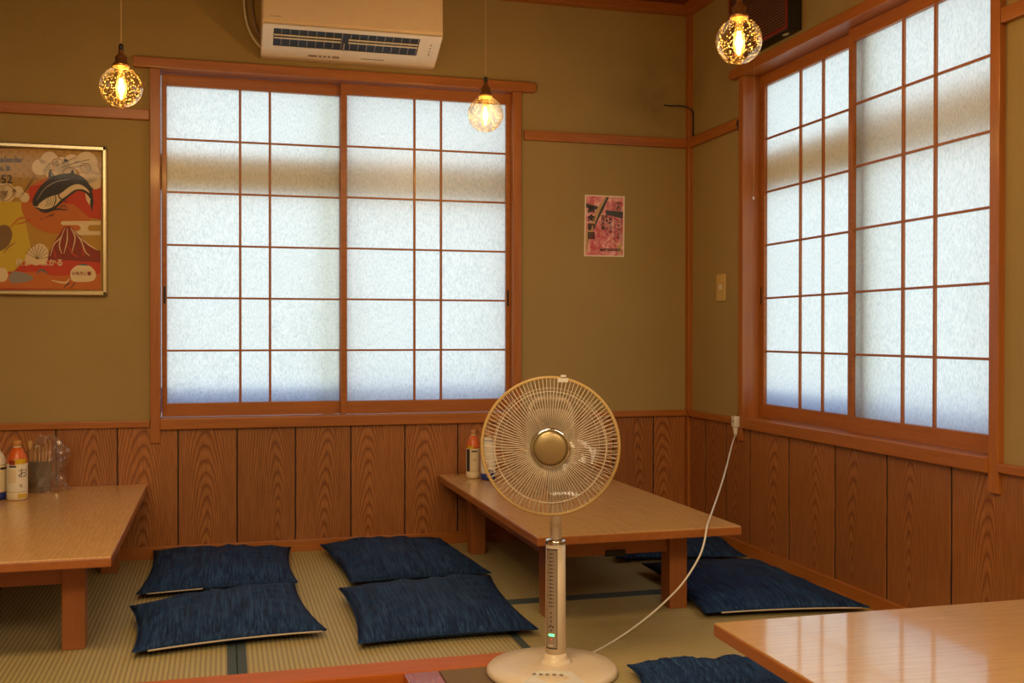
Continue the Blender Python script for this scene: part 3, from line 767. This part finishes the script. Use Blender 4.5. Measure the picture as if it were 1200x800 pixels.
# ------------------------------------------------------------------ dark grille box on the right wall
gb = empty('ventilator_box', (0, -.735, 2.02), label='dark box with a slatted grille and red-brown rim, on the side wall above the window', cat='ventilator')
BD = .058
MB().box((-BD, -.230, 0), (-.0005, .235, .27), bev=.003).build('housing', plain('dark_green_housing', (.018, .014, .009), .4), gb)
rmb = MB()
for a, b in (((-BD-.004, -.228, .004), (-BD, .233, .016)), ((-BD-.004, -.228, .254), (-BD, .233, .266)), ((-BD-.004, -.228, .016), (-BD, -.216, .254)), ((-BD-.004, .221, .016), (-BD, .233, .254))): rmb.box(a, b, bev=.001)
rmb.build('rim', M['redrim'], gb)
s0_ = MB().box((-.0015, -.215, -.0022), (.0015, .220, .0022), bev=.0005).build('slat', plain('slat_brown', (.20, .075, .04), .45), gb, (-BD-.002, 0, .024))
for i in range(1, 21):
    c = s0_.copy(); COL.objects.link(c); c.parent = gb; c.location = (-BD-.002, 0, .024+i*.0112)
lb = MB().lathe([(.012, 0), (.012, .002)], 24).build('label', M['white'], gb, (-BD/2, -.165, -.0022)); lb.scale = (.75, 1.6, 1)
cordp = [atX(884, 73, -.055), atX(884, 150, -.055), atX(883, 232, -.055)]
t = empty('pull_string', cordp[0], label='thin pull string with a white bead, hanging beside the side window', cat='string')
MB().tube([p-cordp[0] for p in cordp], .0009, 5).build('string', M['cordw'], t)
MB().lathe([(.001, -.007), (.004, -.004), (.0045, 0), (.003, .005), (.001, .007)], 14).build('bead', M['white'], t, cordp[2]-cordp[0])

# switch
sw = empty('light_switch', (-.0005, -.326, 1.097), label='ivory light switch on the narrow wall between corner and side window', cat='switch')
MB().box((-.006, -.040, -.058), (0, .040, .058), bev=.003).build('plate', M['switch'], sw)
MB().box((-.009, -.012, -.010), (-.006, .012, .012), bev=.001).build('toggle', M['white'], sw)

# ------------------------------------------------------------------ framed calendar (flat print, drawn as coloured shapes)
def col_(name, c, r=.6): return plain(name, c, r)
PC = dict(gold=col_('print_gold', (.50, .27, .03)), gold2=col_('print_gold_check', (.38, .20, .02)), cream=col_('print_cream', (.80, .62, .38)), red=col_('print_red', (.58, .045, .015)),
          orange=col_('print_orange', (.58, .15, .02)), yellow=col_('print_yellow', (.66, .46, .03)), dark=col_('print_dark', (.035, .03, .035)), line=col_('print_brown_line', (.42, .20, .06)),
          maroon=col_('print_maroon', (.27, .03, .015)), grey=col_('print_grey', (.30, .25, .22)), teal=col_('print_teal', (.06, .18, .2)), brown=col_('print_brown', (.22, .12, .04)))
cal_y = -.010
cal = empty('framed_calendar', atY(60, 258, 0), label='framed calendar print of a leaping fish and a red mountain, on the back wall', cat='calendar')
cal.location.y = 0; CL = Vector(cal.location)
def P4(x, y, layer): return atY(x*.2625, 150+y*.2625, cal_y-layer*.00035) - CL     # coordinates as read off an enlarged view
pr = MB()
def sh(pts, c, layer, smooth=0, closed=True):
    q = [Vector((a, b, 0)) for a, b in pts]
    if smooth: q = catmull(q, smooth, closed=True)
    vs = [pr.bm.verts.new(P4(p.x, p.y, layer)) for p in q]
    es = [pr.bm.edges.new((vs[i], vs[(i+1) % len(vs)])) for i in range(len(vs))]
    r = bmesh.ops.triangle_fill(pr.bm, edges=es, use_beauty=True)
    k = pr.mi(PC[c])
    for g in r['geom']:
        if isinstance(g, bmesh.types.BMFace): g.material_index = k
def stroke(pts, wd, c, layer, sm=5):
    q = catmull([Vector((a, b, 0)) for a, b in pts], sm) if len(pts) > 2 else [Vector((a, b, 0)) for a, b in pts]
    n = len(q); k = pr.mi(PC[c])
    for i in range(n-1):
        d = (q[i+1]-q[i]); d.normalize(); nr = Vector((-d.y, d.x, 0))
        w0_ = wd*(.35+.65*math.sin(math.pi*(i+.3)/n)); w1_ = wd*(.35+.65*math.sin(math.pi*(i+1.3)/n))
        f = pr.bm.faces.new([pr.bm.verts.new(P4(p.x, p.y, layer)) for p in (q[i]-nr*w0_/2, q[i+1]-nr*w1_/2, q[i+1]+nr*w1_/2, q[i]+nr*w0_/2)]); f.material_index = k
sh([(-700, 85), (455, 95), (460, 735), (-700, 725)], 'gold', 0)
for i in range(26):
    for j in range(7):
        if (i+j) % 2: sh([(-60+i*20, 100+j*20), (-48+i*20, 100+j*20), (-48+i*20, 113+j*20), (-60+i*20, 113+j*20)], 'gold2', 1)
sh([(-400, 320), (100, 330), (110, 400), (160, 640), (-400, 640)], 'yellow', 2)
circ = [(260+165*math.cos(a), 345+128*math.sin(a)) for a in np.linspace(0, 6.283, 40)[:-1]]
sh([(min(452, x), y) for x, y in circ], 'orange', 3)
sh([(130, 262), (230, 240), (452, 250), (452, 410), (400, 400), (330, 340), (200, 330), (130, 330)], 'red', 4)
# clouds
def cloud(cs, layer=5):
    for x, y, r in cs: sh([(min(449, x+r*math.cos(a)), y+r*math.sin(a)) for a in np.linspace(0, 6.283, 22)[:-1]], 'cream', layer)
cloud([(178, 175, 36), (220, 145, 40), (275, 165, 36), (320, 155, 38), (385, 155, 50), (235, 190, 38), (300, 195, 38), (400, 200, 45), (425, 235, 38)])
cloud([(30, 288, 42), (-15, 285, 50), (80, 285, 26), (110, 310, 22), (-70, 290, 50)])
for pts in ([(245, 175), (232, 155), (245, 138), (272, 140), (280, 160)], [(280, 210), (290, 182), (325, 178), (345, 192)], [(375, 195), (358, 180), (368, 160), (395, 160), (405, 178), (395, 196)], [(215, 210), (225, 190), (245, 188)], [(0, 262), (40, 255), (62, 285), (40, 320), (5, 325)], [(20, 268), (10, 290), (30, 300)]):
    stroke(pts, 5, 'line', 6)
# fish
body = [(152, 350), (145, 325), (160, 290), (185, 255), (225, 222), (270, 205), (320, 203), (365, 215), (395, 245), (412, 285), (416, 330), (402, 312), (385, 292), (350, 280), (318, 298), (285, 325), (250, 358), (215, 370), (180, 368)]
sh(body, 'dark', 7, 4)
sh([(168, 352), (190, 325), (228, 305), (270, 292), (310, 262), (350, 250), (385, 268), (400, 290), (372, 274), (335, 276), (300, 300), (270, 322), (240, 350), (200, 362)], 'cream', 8, 4)
for k in range(4): stroke([(232-k*9, 300+k*4), (238-k*9, 325+k*3), (226-k*9, 352)], 3.5, 'grey', 9)
sh([(176, 335), (184, 331), (186, 339), (178, 342)], 'cream', 10)
stroke([(150, 350), (172, 352), (190, 345)], 4, 'cream', 10)
stroke([(165, 320), (200, 270), (250, 240), (310, 228)], 5, 'grey', 8)
sh([(215, 225), (222, 180), (245, 215)], 'dark', 8); sh([(226, 215), (228, 192), (240, 212)], 'grey', 9)
sh([(310, 205), (325, 182), (335, 208)], 'dark', 8)
sh([(396, 300), (418, 322), (412, 378), (404, 345)], 'dark', 8); sh([(380, 290), (405, 315), (400, 345), (385, 320)], 'cream', 8)
stroke([(240, 290), (250, 320), (235, 355)], 5, 'dark', 11); stroke([(262, 285), (265, 310), (300, 330)], 6, 'dark', 11)
stroke([(178, 370), (205, 375), (250, 362), (300, 366)], 8, 'dark', 11); stroke([(262, 360), (285, 345), (303, 362)], 4, 'dark', 11)
for i in range(9): sh([(340+i*8, 212+i*7), (350+i*8, 206+i*7), (350+i*8, 224+i*7)], 'dark', 8)
for pts in ([(190, 192), (225, 155)], [(250, 170), (340, 130)], [(270, 178), (350, 150)], [(105, 290), (150, 215)], [(118, 275), (160, 215)], [(180, 412), (190, 400)], [(205, 400), (245, 380)], [(215, 390), (240, 392)], [(320, 160), (400, 140)], [(330, 175), (380, 165)]):
    stroke(pts, 3, 'dark', 12)
# pine branch and bird shape at left
sh([(-10, 450), (20, 432), (45, 445), (55, 480), (40, 520), (10, 545), (-10, 540)], 'brown', 6, 3)
stroke([(45, 445), (85, 405), (125, 400), (160, 395)], 9, 'orange', 7); stroke([(70, 430), (110, 420), (140, 405)], 5, 'red', 7); stroke([(15, 560), (40, 530), (70, 510)], 5, 'brown', 7)
# mist bars, mountain
def bar(x0_, y0_, x1_, y1_): sh([(x0_+8, y0_), (x1_, y0_), (x1_, y1_), (x0_+8, y1_), (x0_, (y0_+y1_)/2)], 'cream', 7)
bar(270, 415, 449, 433); bar(325, 460, 449, 478); sh([(350, 433), (400, 433), (390, 447), (400, 460), (350, 460), (362, 447)], 'cream', 7)
sh([(205, 590), (235, 520), (285, 442), (310, 437), (345, 470), (395, 520), (449, 550), (449, 640), (205, 630)], 'maroon', 8)
for pts in ([(290, 445), (270, 490), (240, 520), (225, 570)], [(300, 445), (300, 500), (285, 560)], [(315, 445), (335, 490), (320, 560)], [(325, 455), (360, 500), (380, 550), (400, 570)], [(280, 470), (265, 520), (275, 560)], [(345, 480), (395, 520), (435, 545)]):
    stroke(pts, 5, 'cream', 9)
for pts in ([(300, 520), (325, 560), (350, 575)], [(240, 540), (250, 580)], [(370, 530), (372, 570)]): stroke(pts, 7, 'red', 9)
sh([(60, 640), (120, 585), (200, 590), (300, 590), (449, 600), (449, 720), (-60, 720), (-60, 650)], 'red', 10)
sh([(110, 590), (135, 540), (180, 515), (215, 545), (205, 600), (150, 610)], 'cream', 11, 3)
for k in range(9):
    a = math.pi*(.05+.1*k); stroke([(165, 585), (165+55*math.cos(a), 585-65*math.sin(a))], 3, 'brown', 12)
sh([(-60, 655), (40, 650), (160, 640), (240, 660), (449, 650), (449, 722), (-60, 712)], 'orange', 12)
sh([(10+26*math.cos(a), 655+32*math.sin(a)) for a in np.linspace(0, 6.283, 22)[:-1]], 'cream', 13)
sh([(330, 622), (350, 612), (395, 612), (425, 640), (425, 670), (400, 685), (330, 685), (315, 665), (315, 640)], 'cream', 13, 3)
sh([(345, 612), (372, 604), (400, 614)], 'teal', 14)
stroke([(230, 680), (290, 690), (310, 672)], 8, 'cream', 14); stroke([(285, 712), (310, 690)], 6, 'dark', 14); stroke([(315, 715), (335, 690)], 5, 'dark', 14)
sh([(40, 665), (60, 640), (115, 648), (150, 672), (100, 690), (50, 690)], 'grey', 13, 3)
sh([(165, 650), (186, 636), (208, 650), (204, 682), (186, 694), (168, 682)], 'orange', 13, 3); stroke([(164, 650), (186, 632), (210, 650)], 8, 'teal', 14)
def ctext(body, size, x, y, c, layer=15, sx=1): add_text(pr, body, size, lambda v: P4(x+v.x*sx, y-v.y, layer), PC[c], bold=.8)
ctext('calendar', 34, -12, 152, 'dark')
ctext('さんま', 26, -30, 190, 'dark'); ctext('252', 52, -22, 245, 'dark')
ctext('極まて はかる', 34, 70, 612, 'cream', 16)
ctext('いちりき堂', 17, 322, 655, 'maroon', 16)
pr.build('print', None, cal, normals=False)
fm = MB()
fr_pts = {}
x_r, z_b, z_t, x_l = -2.499, 1.047, 1.632, -3.12
for (a, b, n_) in (((x_l, z_t-.020), (x_r, z_t), 'top'), ((x_l, z_b), (x_r, z_b+.018), 'b'), ((x_r-.018, z_b), (x_r, z_t), 'r'), ((x_l, z_b), (x_l+.018, z_t), 'l')):
    o = MB().box(Vector((a[0], -.026, a[1]))-CL, Vector((b[0], -.001, b[1]))-CL, bev=.005).build('frame_side', M['framem'], cal)
MB().box(Vector((x_l+.016, -.019, z_b+.016))-CL, Vector((x_r-.016, -.0185, z_t-.018))-CL).build('glazing', M['picglass'], cal)
MB().box(Vector((x_l+.01, -.0085, z_b+.01))-CL, Vector((x_r-.01, -.002, z_t-.01))-CL).build('backing', M['frameback'], cal)

# ------------------------------------------------------------------ small pink meat poster
pk = empty('meat_poster', atY(708, 264, 0), label='small pink meat poster with black vertical writing, pinned right of the back window', cat='poster')
pk.location.y = 0; KL = Vector(pk.location)
def Q4(x, y, layer): return atY(660+x*.1376, 210+y*.1376, -.002-layer*.00035)-KL
def meat_mat():
    t = NT('print_marbled_meat'); tc = t.n('ShaderNodeTexCoord'); v = tc.outputs['Object']
    a = t.noise(v, 45, 5, .7); b = t.noise(v, 14, 3)
    c = t.ramp(a, [(.36, (.62, .08, .12)), (.48, (.80, .30, .32)), (.60, (.92, .58, .52))])
    c = t.mix(t.ramp(b, [(.45, (0,)*3), (.6, (.6,)*3)]), c, (.60, .06, .09)); t.l(c, t.b.inputs['Base Color']); return t.m
PK = dict(white=col_('poster_paper', (.90, .76, .62)), meat=meat_mat(), black=PC['dark'], grey=col_('print_slate', (.07, .075, .08)), tan=col_('print_tan', (.62, .38, .17)), red=col_('print_pink_red', (.6, .06, .12)))
p2 = MB()
def s2_(pts, c, l): p2.poly([Q4(a, b, l) for a, b in pts], PK[c])
c4 = [(186, 131), (524, 146), (518, 661), (178, 655)]
p2.prism([Q4(a, b, 0) for a, b in c4], (0, .0015, 0), PK['white'])
s2_([(196, 142), (513, 156), (508, 650), (189, 645)], 'meat', 1)
s2_([(195, 205), (300, 232), (300, 262), (195, 240)], 'grey', 2); s2_([(362, 262), (510, 278), (506, 335), (362, 300)], 'grey', 2)
s2_([(355, 150), (390, 150), (330, 290), (270, 400), (230, 490), (196, 560), (190, 470), (250, 330), (300, 230)], 'tan', 3)
s2_([(372, 150), (390, 152), (345, 250), (300, 340), (262, 430), (275, 360), (320, 250)], 'grey', 4)
s2_([(196, 540), (225, 500), (205, 600), (192, 640)], 'tan', 3); s2_([(460, 560), (500, 540), (495, 640), (470, 645)], 'tan', 3)
def t2(body, size, x, y, c, l=6, bold=1.2): add_text(p2, body, size, lambda v: Q4(x+v.x, y-v.y, l), PK[c], bold=bold)
for i, ch in enumerate('黒金和回'): t2(ch, 62, 208, 280+i*74, 'black', bold=3.2)
for i, ch in enumerate('お肉の旨'): t2(ch, 34, 322, 330+i*32, 'black')
for i, ch in enumerate('味をぜひご'): t2(ch, 30, 358, 330+i*34, 'black')
for i, ch in enumerate('賞味下さ'): t2(ch, 30, 388, 350+i*36, 'black')
for i, ch in enumerate('特撰'): t2(ch, 34, 452, 232+i*34, 'black')
for i, ch in enumerate('しゃぶしゃ'): t2(ch, 32, 455, 370+i*34, 'black')
t2('MATSUZAKA', 30, 312, 610, 'black')
for a, b in (((438, 198), (442, 545)), ((492, 200), (496, 545))): s2_([(a[0], a[1]), (b[0], a[1]), (b[0], b[1]), (a[0], b[1])], 'black', 5)
s2_([(438, 196), (496, 198), (496, 202), (438, 200)], 'black', 5)
p2.build('sheet', None, pk)

# ------------------------------------------------------------------ condiment bottles
B_RED = col_('bottle_orange_shoulder', (.62, .12, .02), .3); B_YEL = col_('bottle_yellow_band', (.60, .38, .02), .3)
B_LAB = col_('bottle_label_cream', (.66, .55, .36), .5); B_BLU = col_('bottle_blue_band', (.02, .03, .20), .3); B_CAP = col_('bottle_tan_cap', (.50, .22, .06), .4)
B_SOY = col_('soy_sauce', (.16, .05, .012), .15); B_WH = col_('bottle_label_white', (.72, .66, .55), .5)
def bottle(px, py, h, r, label, scheme, marks, turn=0.0, name='sauce_bottle'):
    p = atZ(px, py, .3); t = empty(name, (p.x, p.y+r, .3005), label=label, cat='bottle')
    sh_, lab, low = scheme
    z = lambda f: f*h
    def part(nm, prof, mt): return MB().lathe(prof, 36, caps=True).build(nm, mt, t)
    part('base', [(r*.88, 0), (r*.98, z(.02)), (r, z(.05)), (r, z(.14))], low)
    part('label_band', [(r, z(.14)), (r*1.01, z(.16)), (r*1.01, z(.60)), (r, z(.62))], lab)
    part('shoulder', [(r, z(.62)), (r*.99, z(.66)), (r*.88, z(.74)), (r*.62, z(.83)), (r*.40, z(.885))], sh_)
    part('neck', [(r*.40, z(.885)), (r*.40, z(.905))], B_WH)
    part('cap', [(r*.40, z(.905)), (r*.44, z(.91)), (r*.44, z(.99)), (r*.40, z(1.0))], B_CAP)
    va = math.atan2(CP.x-p.x, -(CP.y-p.y))
    for kind, a, zz, size, m_ in marks:
        mk = MB()
        if kind[0] == '#':   # rectangle: half angle = size[0], height = size[1]
            n = 6
            for i in range(n):
                q0 = a-size[0]+2*size[0]*i/n; q1 = a-size[0]+2*size[0]*(i+1)/n
                def cp_(q, zq, rr): return Vector((rr*math.sin(va+q), -rr*math.cos(va+q), zq))
                k = mk.mi(m_); f = mk.bm.faces.new([mk.bm.verts.new(v) for v in (cp_(q0, z(zz), r*1.02), cp_(q1, z(zz), r*1.02), cp_(q1, z(zz+size[1]), r*1.02), cp_(q0, z(zz+size[1]), r*1.02))]); f.material_index = k
        else:
            add_text(mk, kind, size, lambda v: Vector((r*1.03*math.sin(va+a+v.x/r), -r*1.03*math.cos(va+a+v.x/r), z(zz)+v.y)), m_, 'CENTER')
        o = mk.build('label_print', None, t)
        if kind[0] != '#': tag(o, kind='stuff')
    return t
bottle(18, 587, .213, .035, 'squeeze bottle with orange shoulder, yellow band and white label, on the left table',
       (B_RED, B_WH, B_LAB), [('#', -.55, .30, (.45, .22), B_LAB), ('#', -.45, .56, (.35, .03), PC['dark']), ('#', -.5, .60, (.3, .08), PC['maroon']), ('お', .55, .40, .038, PC['dark']), ('ち', .35, .22, .016, PC['dark']), ('#', .55, .05, (.5, .06), B_YEL), ('#', .3, .61, (.6, .09), B_YEL)])
bottle(-7, 587, .20, .035, 'bottle with a blue base band cut by the left picture edge, on the left table', (B_WH, B_LAB, B_BLU), [('#', .8, .55, (.4, .04), PC['dark'])])
bottle(556, 561, .200, .0285, 'squeeze bottle with orange and yellow shoulder, on the corner table left of the fan guard',
       (B_RED, B_LAB, B_LAB), [('#', -.75, .15, (.3, .46), PC['dark']), ('#', .25, .55, (.45, .03), PC['dark']), ('#', -.4, .62, (.5, .06), B_YEL), ('の', .3, .36, .016, PC['maroon'])])
bottle(574, 563, .196, .0305, 'bottle with white label and blue base, on the corner table behind the fan guard edge',
       (B_WH, B_WH, B_BLU), [('#', 0, .82, (1.4, .01), B_BLU), ('正', -.1, .44, .018, PC['dark']), ('油', -.1, .28, .018, PC['maroon']), ('#', .3, .14, (.5, .08), B_BLU)])

# chopstick holder inside a clear bag
hp_ = atZ(45, 577, .3); hx_, hy_ = hp_.x, hp_.y+.038
holder = empty('chopstick_holder', (hx_, hy_, .3005), label='dark grey chopstick holder on the left table, wrapped in a clear bag', cat='holder')
HG = plain('holder_grey', (.13, .125, .105), .5)
MB().lathe([(.036, 0), (.038, .004), (.041, .115), (.038, .115), (.035, .008)], 32, caps=False).lathe([(.001, .004), (.035, .0045)], 32, caps=False).build('cup', HG, holder)
CH = wood('chopstick_bamboo', (.72, .43, .16), (.55, .30, .10), 'Z', .5)
st_p = None
for i in range(14):
    a = i*2.399; rr = .006+.022*math.sqrt(i/14)
    bx0, by0 = hx_+rr*math.cos(a), hy_+rr*math.sin(a)
    hgt = .195 - .012*(i % 4) + (.008 if i == 3 else 0)
    if st_p is None:
        st_p = MB().tube([(0, 0, 0), (0, 0, .19)], [.0024, .0040], 6).build('chopstick', CH); o = st_p
    else:
        o = st_p.copy(); COL.objects.link(o)
    o.location = (bx0, by0, .308); o.rotation_euler = (math.radians(4*math.sin(a)*-1), math.radians(4*math.cos(a)), 0)
    o.scale = (1, 1, hgt/.20)
    tag(o, 'pale bamboo chopstick standing in the grey holder on the left table', 'chopstick', 'chopsticks in the bagged holder')
bag = MB(); g = {}; NZ, NA = 18, 40
for i in range(NZ+1):
    f = i/NZ; zz = .3012+.212*f
    rad = .052+.014*math.sin(f*math.pi*.9)-(.040*max(0, f-.72)/.28)
    if f < .1: rad = .052+.03*(1-f/.1)
    for j in range(NA):
        a = 2*math.pi*j/NA
        n1 = noise.noise(Vector((math.cos(a)*2.2, math.sin(a)*2.2, f*4)))*.012 + noise.noise(Vector((math.cos(a)*6, math.sin(a)*6, f*10)))*.005
        g[i, j] = bag.bm.verts.new((hx_+.024+(rad+.006+n1*1.5)*math.cos(a), hy_+(rad+n1)*math.sin(a)*.85, max(.3012, zz+n1*.5 if f > .1 else zz)))
for i in range(NZ):
    for j in range(NA):
        fc = bag.bm.faces.new((g[i, j], g[i, (j+1) % NA], g[i+1, (j+1) % NA], g[i+1, j]))
tag(bag.build('plastic_bag', M['bag']), 'crinkled clear plastic bag around the chopstick holder on the left table', 'bag')
